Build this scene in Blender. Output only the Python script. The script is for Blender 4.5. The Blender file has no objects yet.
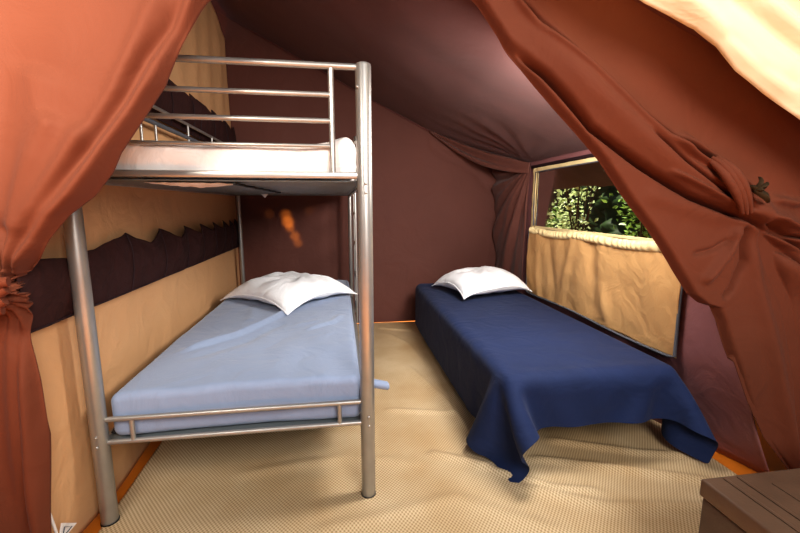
import bpy, bmesh, math, random
import numpy as np
from mathutils import Vector, Matrix, noise
random.seed(7)
scn = bpy.context.scene
COL = scn.collection
PI = math.pi

# ------------------------------------------------------------------ camera
F, PIT, YAW, CZ = 399.8, 0.1529, 0.1475, 1.0963
fwd = np.array([math.sin(YAW)*math.cos(PIT), math.cos(YAW)*math.cos(PIT), -math.sin(PIT)])
rgt = np.array([math.cos(YAW), -math.sin(YAW), 0.0])
upv = np.cross(rgt, fwd)
cam_d = bpy.data.cameras.new('camera'); cam = bpy.data.objects.new('camera', cam_d); COL.objects.link(cam)
cam_d.sensor_width = 36; cam_d.lens = F/800*36; cam_d.clip_start = 0.05
cam.matrix_world = Matrix(((rgt[0], upv[0], -fwd[0], 0), (rgt[1], upv[1], -fwd[1], 0), (rgt[2], upv[2], -fwd[2], CZ), (0, 0, 0, 1)))
scn.camera = cam

def at(u, v, axis, val):
    """the point of the plane axis=val that was measured in the photograph at (u, v)"""
    d = fwd + rgt*(u-400)/F - upv*(v-266.5)/F
    o = np.array([0, 0, CZ]); t = (val-o[axis])/d[axis]
    return o + d*t

# ------------------------------------------------------------------ helpers
def lin(c):
    return tuple((x/255/12.92 if x/255 <= .04045 else ((x/255+.055)/1.055)**2.4) for x in c) + (1.0,)

def tag(o, label=None, cat=None, group=None, kind=None):
    if label: o['label'] = label
    if cat: o['category'] = cat
    if group: o['group'] = group
    if kind: o['kind'] = kind
    return o

def thing(name, label, cat, loc=(0, 0, 0), rz=0, group=None):
    o = bpy.data.objects.new(name, None); COL.objects.link(o)
    o.location = loc; o.rotation_euler = (0, 0, rz); o.empty_display_size = .1
    return tag(o, label, cat, group)

def link(name, me, m, parent=None, smooth=True):
    if m: me.materials.append(m)
    if smooth:
        for p in me.polygons: p.use_smooth = True
    o = bpy.data.objects.new(name, me); COL.objects.link(o)
    if parent:
        o.parent = parent
        if parent.type == 'EMPTY' or True:
            # geometry is authored in world space; keep it there
            o.matrix_parent_inverse = world_inv(parent)
    return o

def world_inv(o):
    M = Matrix.Identity(4)
    chain = []
    while o: chain.append(o); o = o.parent
    for q in reversed(chain):
        M = M @ q.matrix_parent_inverse @ Matrix.LocRotScale(q.location, q.rotation_euler, q.scale)
    return M.inverted()

def grid(name, P, m, parent=None, thick=0, sub=0, closed_u=False, offset=0):
    """P: array (nv, nu, 3)"""
    nv, nu = P.shape[:2]
    idx = np.arange(nv*nu).reshape(nv, nu)
    q = np.stack([idx[:-1, :-1], idx[:-1, 1:], idx[1:, 1:], idx[1:, :-1]], -1).reshape(-1, 4)
    if closed_u:
        c = np.stack([idx[:-1, -1], idx[:-1, 0], idx[1:, 0], idx[1:, -1]], -1).reshape(-1, 4); q = np.vstack([q, c])
    me = bpy.data.meshes.new(name)
    me.from_pydata(P.reshape(-1, 3).tolist(), [], q.tolist()); me.update()
    o = link(name, me, m, parent)
    if thick:
        s = o.modifiers.new('solid', 'SOLIDIFY'); s.thickness = thick; s.offset = offset
    if sub:
        s = o.modifiers.new('sub', 'SUBSURF'); s.levels = s.render_levels = sub
    return o

class MB:
    def __init__(s): s.bm = bmesh.new()
    def box(s, lo, hi, bev=0.0, seg=2, M=None):
        lo = Vector(lo); hi = Vector(hi)
        r = bmesh.ops.create_cube(s.bm, size=1); vs = r['verts']
        for v in vs: v.co = Vector(((lo[i]+hi[i])/2 + v.co[i]*(hi[i]-lo[i]) for i in range(3)))
        if bev:
            es = list({e for v in vs for e in v.link_edges})
            rb = bmesh.ops.bevel(s.bm, geom=es, offset=bev, segments=seg, affect='EDGES', profile=.5)
            vs = rb['verts']
        if M: bmesh.ops.transform(s.bm, matrix=M, verts=list({v for v in vs}))
        return s
    def tube(s, pts, r, seg=14, caps=True, dome=False):
        pts = [Vector(p) for p in pts]; n = len(pts); rings = []
        rr = r if isinstance(r, (list, tuple)) else [r]*n
        ref = Vector((0, 0, 1)) if abs((pts[-1]-pts[0]).normalized().z) < .9 else Vector((1, 0, 0))
        for i, p in enumerate(pts):
            t = ((pts[min(i+1, n-1)]-pts[max(i-1, 0)])).normalized()
            a = t.cross(ref).normalized(); b = a.cross(t)
            rings.append([s.bm.verts.new(p + (a*math.cos(k*2*PI/seg)+b*math.sin(k*2*PI/seg))*rr[i]) for k in range(seg)])
        for i in range(n-1):
            for k in range(seg):
                s.bm.faces.new((rings[i][k], rings[i][(k+1) % seg], rings[i+1][(k+1) % seg], rings[i+1][k]))
        if caps:
            s.bm.faces.new(rings[0][::-1]); s.bm.faces.new(rings[-1])
        return s
    def ell(s, c, r, u=16, v=10):
        x = bmesh.ops.create_uvsphere(s.bm, u_segments=u, v_segments=v, radius=1)
        for w in x['verts']: w.co = Vector(c) + Vector((w.co[0]*r[0], w.co[1]*r[1], w.co[2]*r[2]))
        return s
    def build(s, name, m, parent=None, smooth=True):
        bmesh.ops.recalc_face_normals(s.bm, faces=s.bm.faces)
        me = bpy.data.meshes.new(name); s.bm.to_mesh(me); s.bm.free()
        o = link(name, me, m, parent, smooth)
        if smooth:
            try: me.set_sharp_from_angle(angle=math.radians(40))
            except Exception: pass
        return o

def post(mb, p0, p1, r, seg=20):
    """a vertical post with a softly domed top"""
    p0 = Vector(p0); p1 = Vector(p1)
    d = (p1-p0).normalized()
    pts = [p0, p0+d*.004]; rs = [r*.93, r]
    pts += [p1-d*.010, p1-d*.004, p1-d*.001, p1]; rs += [r, r*.93, r*.7, r*.3]
    return mb.tube(pts, rs, seg)

def fbm(p, o=3):
    return noise.fractal(Vector(p), 1.0, 2.0, o)

def nz(P, sc, amp, seed=0.0, o=3):
    """noise over an array of points (...,3)"""
    flat = P.reshape(-1, 3)
    out = np.array([noise.fractal(Vector((a*sc[0]+seed, b*sc[1], c*sc[2]+seed*.7)), 1.0, 2.0, o) for a, b, c in flat])
    return (out*amp).reshape(P.shape[:-1])

def segdist(X, Z, pl):
    """signed distance and arc parameter to a polyline in a plane"""
    best = np.full(X.shape, 1e9); sg = np.zeros(X.shape); tt = np.zeros(X.shape)
    L = [0]
    for a, b in zip(pl[:-1], pl[1:]): L.append(L[-1]+math.hypot(b[0]-a[0], b[1]-a[1]))
    for i, (a, b) in enumerate(zip(pl[:-1], pl[1:])):
        dx, dz = b[0]-a[0], b[1]-a[1]; l2 = dx*dx+dz*dz
        t = np.clip(((X-a[0])*dx+(Z-a[1])*dz)/l2, 0, 1)
        ex, ez = X-a[0]-t*dx, Z-a[1]-t*dz
        d = np.hypot(ex, ez); s = np.sign(dx*(Z-a[1])-dz*(X-a[0]))
        k = d < best
        best[k] = d[k]; sg[k] = s[k]; tt[k] = ((L[i]+t*(L[i+1]-L[i]))/L[-1])[k]
    return best, sg, tt

def fold(X, Z, pl, w, amp, kind='ridge', fade=.15, w1=None):
    d, s, t = segdist(X, Z, pl)
    ww = w if w1 is None else w+(w1-w)*t
    env = np.clip(t/fade, 0, 1)*np.clip((1-t)/fade, 0, 1) if fade > 0 else 1.0
    if fade > 0: env = env*env*(3-2*env)
    if kind == 'ridge': return amp*env*np.exp(-(d/ww)**2)
    sd = d*s
    return amp*env*(sd/ww)*np.exp(.5-(sd/ww)**2*.5) if kind == 'step' else 0   # crease: up on one side, down on the other

# ------------------------------------------------------------------ materials
def mat(name, color, rough=.8, metal=0, sheen=0, bump=0, bscale=400, var=0, vscale=3, spec=.3, weave=0, trans=0, wob=0, wst=.5):
    m = bpy.data.materials.new(name); m.use_nodes = True
    nt = m.node_tree; N = nt.nodes; Lk = nt.links
    b = N['Principled BSDF']
    b.inputs['Base Color'].default_value = lin(color) if max(color) > 1 else tuple(color)+(1,)
    b.inputs['Roughness'].default_value = rough; b.inputs['Metallic'].default_value = metal
    b.inputs['Specular IOR Level'].default_value = spec
    if sheen:
        b.inputs['Sheen Weight'].default_value = sheen; b.inputs['Sheen Roughness'].default_value = .5
    tc = N.new('ShaderNodeTexCoord')
    if var:
        n = N.new('ShaderNodeTexNoise'); n.inputs['Scale'].default_value = vscale; n.inputs['Detail'].default_value = 5
        Lk.new(tc.outputs['Object'], n.inputs['Vector'])
        mp = N.new('ShaderNodeMapRange'); mp.inputs[1].default_value = .3; mp.inputs[2].default_value = .7
        mp.inputs[3].default_value = 1-var; mp.inputs[4].default_value = 1+var
        Lk.new(n.outputs['Fac'], mp.inputs[0])
        mx = N.new('ShaderNodeMix'); mx.data_type = 'RGBA'; mx.blend_type = 'MULTIPLY'; mx.inputs[0].default_value = 1
        mx.inputs[6].default_value = b.inputs['Base Color'].default_value
        Lk.new(mp.outputs[0], mx.inputs[7]); Lk.new(mx.outputs[2], b.inputs['Base Color'])
    if bump:
        n = N.new('ShaderNodeTexNoise'); n.inputs['Scale'].default_value = bscale; n.inputs['Detail'].default_value = 2
        Lk.new(tc.outputs['Object'], n.inputs['Vector'])
        src = n.outputs['Fac']
        if wob:
            n2 = N.new('ShaderNodeTexNoise'); n2.inputs['Scale'].default_value = wob; n2.inputs['Detail'].default_value = 4
            n2.inputs['Distortion'].default_value = 1.2
            Lk.new(tc.outputs['Object'], n2.inputs['Vector'])
            b2 = N.new('ShaderNodeBump'); b2.inputs['Strength'].default_value = wst; b2.inputs['Distance'].default_value = .02
            Lk.new(n2.outputs['Fac'], b2.inputs['Height'])
        bp = N.new('ShaderNodeBump'); bp.inputs['Strength'].default_value = bump; bp.inputs['Distance'].default_value = .002
        Lk.new(src, bp.inputs['Height'])
        if wob: Lk.new(b2.outputs[0], bp.inputs['Normal'])
        Lk.new(bp.outputs[0], b.inputs['Normal'])
    if trans:
        out = N['Material Output']; tr = N.new('ShaderNodeBsdfTranslucent')
        tr.inputs['Color'].default_value = b.inputs['Base Color'].default_value
        ms = N.new('ShaderNodeMixShader'); ms.inputs[0].default_value = trans
        Lk.new(b.outputs[0], ms.inputs[1]); Lk.new(tr.outputs[0], ms.inputs[2]); Lk.new(ms.outputs[0], out.inputs[0])
    return m

M = {}
M['mauve'] = mat('mauve_canvas', (98, 54, 50), .75, bump=.15, bscale=500, var=.07, vscale=2, sheen=.1, wob=3, wst=.22)
M['mauve_wall'] = mat('mauve_wall_canvas', (104, 64, 55), .7, bump=.15, bscale=500, var=.06, vscale=2, sheen=.1, wob=4)
M['mauve_side'] = mat('mauve_side_canvas', (150, 102, 102), .55, bump=.15, bscale=500, var=.06, vscale=3, spec=.4, wob=5)
M['rust'] = mat('rust_cotton', (104, 54, 34), .8, bump=.15, bscale=600, var=.04, vscale=4, sheen=.03, wob=5)
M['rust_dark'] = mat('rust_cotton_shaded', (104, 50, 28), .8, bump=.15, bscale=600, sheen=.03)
M['cream'] = mat('cream_canvas', (210, 164, 120), .75, bump=.15, bscale=500, var=.04, vscale=3, wob=6)
M['cream_pale'] = mat('cream_pale', (240, 218, 165), .7, bump=.15, bscale=500, var=.04, wob=7)
M['cream_drape'] = mat('cream_drape', (222, 206, 174), .7, bump=.1, bscale=500, var=.05, vscale=3, wob=4)
M['tan'] = mat('tan_canvas', (204, 160, 108), .65, bump=.2, bscale=500, var=.06, vscale=5, wob=8)
M['darkbrown'] = mat('dark_brown_canvas', (58, 31, 29), .8, bump=.2, bscale=500, var=.1, vscale=8, wob=10)
M['strap'] = mat('strap_webbing', (62, 46, 26), .8, bump=.3, bscale=300)
M['piping'] = mat('grey_piping', (96, 98, 104), .6)
M['seam'] = mat('seam_tape', (48, 30, 34), .7)
M['steel'] = mat('satin_steel', (174, 171, 166), .36, metal=.7, bump=.05, bscale=80, var=.05, vscale=20, spec=.5)
M['steel_d'] = mat('slat_metal', (122, 128, 130), .5, metal=.3)
M['black'] = mat('black_rubber', (24, 22, 22), .6)
M['blue'] = mat('pale_blue_sheet', (136, 149, 174), .85, bump=.2, bscale=700, sheen=.2, var=.03, wob=5)
M['navy'] = mat('navy_cotton', (28, 42, 78), .8, bump=.2, bscale=600, sheen=.05, var=.08, vscale=9, wob=6)
M['white'] = mat('white_pillow', (246, 246, 248), .7, bump=.15, bscale=500, wob=9)
M['cover'] = mat('white_cover', (234, 225, 219), .55, bump=.15, bscale=500, wob=12)
M['ground'] = mat('ochre_groundsheet', (196, 112, 30), .6, bump=.2, bscale=200, var=.1, vscale=6)
M['chest'] = mat('brown_chest', (102, 80, 64), .42, bump=.3, bscale=120, var=.12, vscale=12, spec=.5)
M['chest_body'] = mat('brown_chest_body', (96, 80, 68), .5, bump=.3, bscale=120, var=.08, vscale=12, spec=.4)
M['fly'] = mat('taupe_flysheet', (96, 92, 88), .8, var=.15, vscale=6, trans=.2)
M['soil'] = mat('soil', (48, 42, 30), .95, bump=.5, bscale=30, var=.3, vscale=6)
M['trunk'] = mat('bark', (70, 58, 44), .9, bump=.6, bscale=60)

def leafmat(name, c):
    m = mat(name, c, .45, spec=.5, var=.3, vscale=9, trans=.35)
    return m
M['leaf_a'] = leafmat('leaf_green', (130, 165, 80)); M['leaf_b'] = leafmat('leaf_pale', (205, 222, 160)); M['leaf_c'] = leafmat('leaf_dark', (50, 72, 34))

# woven mat: basket weave from two wave sets
def mat_weave():
    m = bpy.data.materials.new('woven_mat'); m.use_nodes = True
    nt = m.node_tree; N = nt.nodes; K = nt.links; b = N['Principled BSDF']; b.inputs['Roughness'].default_value = .75
    b.inputs['Specular IOR Level'].default_value = .3
    tc = N.new('ShaderNodeTexCoord'); sp = N.new('ShaderNodeSeparateXYZ')
    wn = N.new('ShaderNodeTexNoise'); wn.inputs['Scale'].default_value = 3; wn.inputs['Detail'].default_value = 2
    K.new(tc.outputs['Object'], wn.inputs['Vector'])
    ad = N.new('ShaderNodeVectorMath'); ad.operation = 'MULTIPLY_ADD'
    ad.inputs[1].default_value = (.012, .012, 0); K.new(wn.outputs['Color'], ad.inputs[0]); K.new(tc.outputs['Object'], ad.inputs[2])
    K.new(ad.outputs[0], sp.inputs[0])
    def mth(op, a, b_=None):
        n = N.new('ShaderNodeMath'); n.operation = op
        for i, x in enumerate((a, b_)):
            if x is None: continue
            if isinstance(x, (int, float)): n.inputs[i].default_value = x
            else: K.new(x, n.inputs[i])
        return n.outputs[0]
    fx, fy = 2*PI/.0135, 2*PI/.0165
    sx = mth('SINE', mth('MULTIPLY', sp.outputs[0], fx)); sy = mth('SINE', mth('MULTIPLY', sp.outputs[1], fy))
    pr = mth('MULTIPLY', sx, sy)
    h = mth('ADD', mth('MULTIPLY', pr, .5), .5)
    big = N.new('ShaderNodeTexNoise'); big.inputs['Scale'].default_value = 2.2; big.inputs['Detail'].default_value = 4; K.new(tc.outputs['Object'], big.inputs['Vector'])
    cr = N.new('ShaderNodeValToRGB'); cr.color_ramp.elements[0].color = lin((168, 140, 102)); cr.color_ramp.elements[1].color = lin((222, 200, 166))
    cr.color_ramp.elements[0].position = .12; cr.color_ramp.elements[1].position = .75
    K.new(h, cr.inputs[0])
    mx = N.new('ShaderNodeMix'); mx.data_type = 'RGBA'; mx.blend_type = 'MULTIPLY'; mx.inputs[0].default_value = .55
    K.new(cr.outputs[0], mx.inputs[6])
    c2 = N.new('ShaderNodeValToRGB'); c2.color_ramp.elements[0].color = lin((205, 180, 140)); c2.color_ramp.elements[1].color = (1, 1, 1, 1)
    c2.color_ramp.elements[0].position = .35; c2.color_ramp.elements[1].position = .65
    K.new(big.outputs['Fac'], c2.inputs[0]); K.new(c2.outputs[0], mx.inputs[7]); K.new(mx.outputs[2], b.inputs['Base Color'])
    bp = N.new('ShaderNodeBump'); bp.inputs['Strength'].default_value = .45; bp.inputs['Distance'].default_value = .002
    K.new(h, bp.inputs['Height']); K.new(bp.outputs[0], b.inputs['Normal'])
    return m
M['weave'] = mat_weave()

def mat_vinyl():
    m = bpy.data.materials.new('clear_vinyl'); m.use_nodes = True
    nt = m.node_tree; N = nt.nodes; K = nt.links; b = N['Principled BSDF']
    b.inputs['Base Color'].default_value = (.95, .93, .9, 1); b.inputs['Roughness'].default_value = .12; b.inputs['IOR'].default_value = 1.4
    gl = N.new('ShaderNodeBsdfGlossy'); gl.inputs['Roughness'].default_value = .14
    tr = N.new('ShaderNodeBsdfTransparent'); tr.inputs['Color'].default_value = (.86, .84, .80, 1)
    fr = N.new('ShaderNodeLayerWeight'); fr.inputs['Blend'].default_value = .12
    tc = N.new('ShaderNodeTexCoord'); n = N.new('ShaderNodeTexNoise'); n.inputs['Scale'].default_value = 7; K.new(tc.outputs['Object'], n.inputs['Vector'])
    bp = N.new('ShaderNodeBump'); bp.inputs['Strength'].default_value = .3; bp.inputs['Distance'].default_value = .02; K.new(n.outputs['Fac'], bp.inputs['Height'])
    K.new(bp.outputs[0], gl.inputs['Normal'])
    mx = N.new('ShaderNodeMixShader'); K.new(fr.outputs[0], mx.inputs[0]); K.new(tr.outputs[0], mx.inputs[1]); K.new(gl.outputs[0], mx.inputs[2])
    K.new(mx.outputs[0], N['Material Output'].inputs[0])
    return m
M['vinyl'] = mat_vinyl()

# ------------------------------------------------------------------ room measures
XL, XR, YB, YF = -0.885, 1.50, 3.64, 1.20      # left partition, right wall, back wall, doorway plane
BX0, BX1, BY0, BY1 = -0.816, 0.084, 1.377, 3.451   # bunk posts
RX = [-1.6, -0.885, 0.295, 0.75, 1.187, 1.45, 1.62]; RZ = [2.93, 2.60, 1.994, 1.775, 1.592, 1.455, 1.36]
def roofz(x): return np.interp(x, RX, RZ)

# ------------------------------------------------------------------ setting
def sheet(name, axis, val, a, b, na, nb, fn, m, **k):
    """flat sheet on plane axis=val spanned by a=(lo,hi), b=(lo,hi); fn(A,B)->offset along the axis"""
    A, B = np.meshgrid(np.linspace(*a, na), np.linspace(*b, nb))
    O = val + fn(A, B)
    P = np.zeros(A.shape+(3,)); oth = [i for i in range(3) if i != axis]
    P[..., oth[0]] = A; P[..., oth[1]] = B; P[..., axis] = O
    return grid(name, P, m, **k)

fl = MB().box((-2.2, -1.2, -.05), (2.6, 4.2, -.004)).build('floor', M['ground'], smooth=False); tag(fl, kind='structure')

# back wall: gable that follows the roof line
nx, nzr = 90, 50
X = np.linspace(-1.5, 1.60, nx); T = np.linspace(0, 1, nzr)
P = np.zeros((nzr, nx, 3))
for i, t in enumerate(T):
    P[i, :, 0] = X; P[i, :, 2] = t*(roofz(X)+.02)
n_ = nz(P, (1.1, 1, .8), 1.0, 3.3)
P[..., 1] = YB + .018*n_*np.minimum(1, P[..., 2]*2)
# slack under the seam
d, s, t_ = segdist(P[..., 0], P[..., 2], [(.9, 1.66), (1.3, 1.45), (1.42, 1.30)])
P[..., 1] -= .02*np.sin(d*60)*np.exp(-(d/.09)**2)
tag(grid('wall_back', P, M['mauve_wall']), kind='structure')

# roof
ny = 70; Y = np.linspace(1.08, YB+.03, ny); X = np.linspace(-1.5, 1.60, 100)
P = np.zeros((ny, 100, 3)); P[..., 0] = X[None]; P[..., 1] = Y[:, None]
sag = .035*np.sin(np.clip((P[..., 0]+.9)/2.4, 0, 1)*PI)*np.sin((P[..., 1]-1.08)/(YB-1.08)*PI)
P[..., 2] = roofz(P[..., 0]) - sag*.8 + nz(P, (.9, 1.3, 1), .016, 9)
# soft drag folds that run to the corner by the window
cx, cy = 1.5, 3.05
th = np.arctan2(P[..., 1]-cy, P[..., 0]-cx); r = np.hypot(P[..., 0]-cx, P[..., 1]-cy)
P[..., 2] += .010*np.sin(th*15)*np.exp(-((r-.25)/.35)**2)
tag(grid('ceiling', P, M['mauve']), kind='structure')
# hem of the roof along the gable
mb = MB(); mb.tube([(x, YB-.012, float(roofz(x))-.006) for x in np.linspace(-.85, 1.3, 30)], .006, 8)
tag(mb.build('trim_1', M['mauve']), kind='structure')

# left partition (cream) with slight vertical slack
def lw(A, B):   # A = y, B = z
    P = np.stack([A, B, 0*A], -1)
    return nz(P, (1.2, .5, 1), .012, 5) + .006*np.sin(A*23+2*np.sin(B*2))*np.exp(-((B-2.1)/.5)**2) - .02*np.exp(-(B/.25)**2)*(1+np.sin(A*7))*.5
yy = np.linspace(1.155, YB-.005, 110); tt = np.linspace(0, 1, 120)
P = np.zeros((120, 110, 3)); P[..., 1] = yy[None]
top = np.where(yy < 3.25, 2.585, 2.585-(yy-3.25)*.42)
P[..., 2] = tt[:, None]*top[None]
P[..., 0] = XL + lw(P[..., 1], P[..., 2])
tag(grid('wall_left', P, M['cream'], thick=.003), kind='structure')

# right wall: mauve canvas with a window opening
WY0, WY1, WZ0, WZ1 = 1.50, 2.985, .412, 1.375
def rwx(y, z):
    k = np.clip((.46-z)/.46, 0, 1); f = np.clip((1.75-y)/.5, 0, 1)
    return XR + .20*k**1.3*(.25+.75*f) + .012*np.sin(y*5+z*3)*(z < WZ0+.6)*np.clip((1.5-y)*6, 0, 1)
bm = bmesh.new()
ys = sorted(set(list(np.linspace(1.225, WY0+.05, 24))+list(np.linspace(WY0+.05, WY1-.03, 30))+list(np.linspace(WY1-.03, YB+.01, 14))))
zs = sorted(set(list(np.linspace(0, .93, 26))+list(np.linspace(.93, 1.345, 12))+[1.40, 1.43]))
V = {}
for i, y in enumerate(ys):
    for j, z in enumerate(zs):
        V[i, j] = bm.verts.new((float(rwx(y, z)), y, z))
for i in range(len(ys)-1):
    for j in range(len(zs)-1):
        ym, zm = (ys[i]+ys[i+1])/2, (zs[j]+zs[j+1])/2
        if WY0+.05 < ym < WY1-.03 and .93 < zm < 1.345: continue
        bm.faces.new((V[i, j], V[i+1, j], V[i+1, j+1], V[i, j+1]))
me = bpy.data.meshes.new('wall_right'); bm.to_mesh(me); bm.free()
o = link('wall_right', me, M['mauve_side']); tag(o, kind='structure')
s = o.modifiers.new('s', 'SOLIDIFY'); s.thickness = .004; s.offset = 0

# window_1: pale border, clear pane, gathered sill strip, piping
win = thing('window_1', None, None, (XR, 2.2, 1.1)); tag(win, kind='structure')
xw = XR-.012
def border(y0, y1, z0, z1, nm='window_border', m='cream_pale', off=0, amp=.004):
    A, B = np.meshgrid(np.linspace(y0, y1, max(6, int((y1-y0)/.02))), np.linspace(z0, z1, max(6, int((z1-z0)/.02))))
    P = np.stack([0*A, A, B], -1); P[..., 0] = xw-off + nz(P, (1, 14, 14), amp, 2)
    return grid(nm, P, M[m], win, thick=.003)
border(WY1-.055, WY1, WZ0, WZ1)
border(WY0, WY1-.055, WZ1-.028, WZ1)
border(WY0, WY0+.055, .93, WZ1)
border(WY0+.055, WY1-.055, .918, .936)
A, B = np.meshgrid(np.linspace(WY0+.03, WY1-.03, 40), np.linspace(.925, 1.36, 14))
grid('window_pane', np.stack([xw+.005+.002*np.sin(A*9+B*5), A, B], -1), M['vinyl'], win)
mb = MB(); mb.tube([(xw-.006, WY0+.055, .936), (xw-.006, WY0+.055, WZ1-.03), (xw-.006, WY0+.3, WZ1-.030), (xw-.006, WY1-.3, WZ1-.030), (xw-.006, WY1-.052, WZ1-.032), (xw-.008, WY1-.05, 1.1), (xw-.004, WY1-.056, .94)], .0045, 8)
mb.build('zip', M['piping'], win)
# dark seam tape over the window head
mb = MB(); mb.box((XR-.025, WY0-.1, WZ1+.000), (XR-.006, WY1+.02, WZ1+.022), .006); tag(mb.build('trim_2', M['seam']), kind='structure')

# ------------------------------------------------------------------ window flap (tan privacy flap, a thing that unzips)
flap = thing('window_flap', 'tan canvas privacy flap with grey piping zipped below the clear window', 'flap', (xw-.02, 2.2, .45))
A, B = np.meshgrid(np.linspace(WY0+.01, WY1-.012, 130), np.linspace(0, 1, 60))
zt = .905; zb = .414
P = np.stack([0*A, A, zb+(zt-zb)*B], -1)
dent = sum(a*np.exp(-((P[..., 1]-y0-k*(P[..., 2]-.7))/w)**2)*np.exp(-((P[..., 2]-z0)/h)**2) for y0, k, w, z0, h, a in
           [(2.62, .25, .05, .62, .2, .020), (2.40, -.25, .035, .68, .2, -.018), (2.15, .15, .05, .72, .22, .020), (2.05, .3, .04, .52, .12, -.02), (1.78, -.2, .07, .6, .2, .012), (2.8, .1, .04, .6, .3, -.014)])
P[..., 0] = xw - .016 + dent*.9 + nz(P, (1, 5, 3), .010, 8) - .008*np.sin(B*PI)
grid('flap_panel', P, M['tan'], flap, thick=.003)
# gathered top strip
A, B = np.meshgrid(np.linspace(WY0, WY1-.045, 420), np.linspace(0, 1, 12))
P = np.stack([0*A, A, .872+.052*B+.006*np.sin(A*9)], -1)
P[..., 0] = xw - .020 - .014*np.sin(B*PI)**.7 - .005*np.sin(A*150+3*np.sin(A*17))*np.sin(B*PI*.9)
tag(grid('gathered_hem', P, M['cream_pale'], flap), 'pale gathered strip')
mb = MB(); e = [(xw-.020, WY1-.012, .90), (xw-.02, WY1-.018, .7), (xw-.022, WY1-.012, .422)] + [(xw-.022, y, .414+.006*math.sin(y*6)) for y in np.linspace(WY1-.04, WY0+.04, 14)] + [(xw-.022, WY0+.008, .425), (xw-.02, WY0+.014, .7), (xw-.02, WY0+.004, .92)]
mb.tube(e, .007, 8); tag(mb.build('piping', M['piping'], flap), 'grey piping')

# ------------------------------------------------------------------ corner gather (brown canvas bunched between back wall and window)
def lerp(a, b, t): return np.array(a)+(np.array(b)-np.array(a))*t
nu, nv = 110, 90
P = np.zeros((nv, nu, 3))
for j in range(nv):
    t = j/(nv-1)
    for i in range(nu):
        s = i/(nu-1)
        top = lerp((1.41, 3.60, 1.45), (1.478, 3.01, 1.395), s)
        bot = lerp((1.455, 3.60, .44), (1.478, 3.05, .44), s)
        p = lerp(top, bot, t)
        dx_, dz_ = (1-s)*.6+.0, t*.95
        rr = math.hypot(dx_, dz_); an = math.atan2(dx_, dz_+.03)
        nrm = np.array((-.80, -.60, 0))
        f = math.sin(an*17+1.0+1.6*fbm((an*3, rr*1.5, 2)))+.5*math.sin(an*31+rr*3)
        k = min(1, rr/.30)
        p = p + nrm*(.027*f*k*(1-.3*t) + .035*math.sin(PI*s)*min(1, t*4+.2))
        p[2] -= .05*math.sin(PI*s)*math.exp(-t*4)
        p[1] = min(p[1], 3.625); p[0] = min(p[0], 1.492)
        P[j, i] = p
tag(grid('corner_curtain', P, M['mauve_wall'], thick=.003), 'plum brown canvas bunched in vertical folds beside the window', 'curtain')
# swag of roof fabric that drags into that corner
P = np.zeros((30, 70, 3))
for j in range(30):
    for i in range(70):
        s = i/69; t = j/29
        a = lerp((.80, 3.615, 1.755), (1.475, 3.02, 1.42), s)
        b_ = lerp((.80, 3.600, 1.735), (1.470, 3.03, 1.34), s)
        mid = math.sin(PI*s)
        p = lerp(a, b_, t); p[2] -= .085*mid*t; p[1] += (.16*mid)*(1-.25*t); p[0] += .05*mid
        p[1] -= .03*math.sin(t*3*PI)*mid
        p[1] = min(p[1], 3.618); P[j, i] = p
tag(grid('roof_swag', P, M['mauve_wall'], thick=.002), 'slack plum brown fold of roof canvas hanging along the gable seam', 'canvas fold')

# ------------------------------------------------------------------ wall pockets (dark brown bands with a slack zigzag mouth)
def pocket(z0, z1, amp, label, seed, peaks):
    na, nb = 260, 26
    Yv = np.linspace(1.16, YB-.03, na)
    pk = np.array(peaks)
    # zigzag profile between peaks
    prof = np.zeros(na); sgn = np.zeros(na)
    for i, y in enumerate(Yv):
        k = np.searchsorted(pk, y)
        if k == 0 or k == len(pk): prof[i] = 0 if k else 0; continue
        f = (y-pk[k-1])/(pk[k]-pk[k-1])
        sh = .52
        prof[i] = (f/sh if f < sh else (1-f)/(1-sh))**.85   # depth of the sag
    P = np.zeros((nb, na, 3))
    for j in range(nb):
        t = j/(nb-1)
        zt_ = z1 - amp*prof + .008*np.array([fbm((y*6, seed, 0)) for y in Yv])
        P[j, :, 1] = Yv; P[j, :, 2] = z0+(zt_-z0)*t
        bul = .010+.05*t**1.5*prof**.8*(.6+.4*np.sin(Yv*3)) + .018*math.sin(PI*t)
        P[j, :, 0] = XL+.016+bul + .006*np.array([fbm((y*9, t*2, seed)) for y in Yv])
    root = thing('wall_pocket', label, 'wall pocket', (XL, 2.3, z0), group='dark pockets on the cream partition')
    grid('pocket_panel', P, M['darkbrown'], root, thick=.003)
    mb = MB(); mb.tube([tuple(P[0, i]+np.array((.002, 0, 0))) for i in range(0, na, 6)], .004, 6); mb.build('hem', M['seam'], root)
    for i, y in enumerate(pk[1:-1]):
        k = int(np.argmin(abs(Yv-y)))
        MB().tube([tuple(P[j, k]+np.array((.004, 0, 0))) for j in range(0, nb, 3)], .0025, 6).build('divider_seam', M['seam'], root)
pocket(.748, .985, .055, 'dark brown zigzag topped canvas pocket strip on the cream wall below the top bunk', 1.0, [1.00, 1.76, 2.07, 2.38, 2.62, 2.88, 3.12, 3.30, 3.46, 3.62])
pocket(1.505, 1.74, .05, 'dark brown canvas pocket strip on the cream wall above the top bunk mattress', 4.0, [1.18, 1.5, 1.9, 2.3, 2.62, 2.74, 3.02, 3.34, 3.62])

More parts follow.
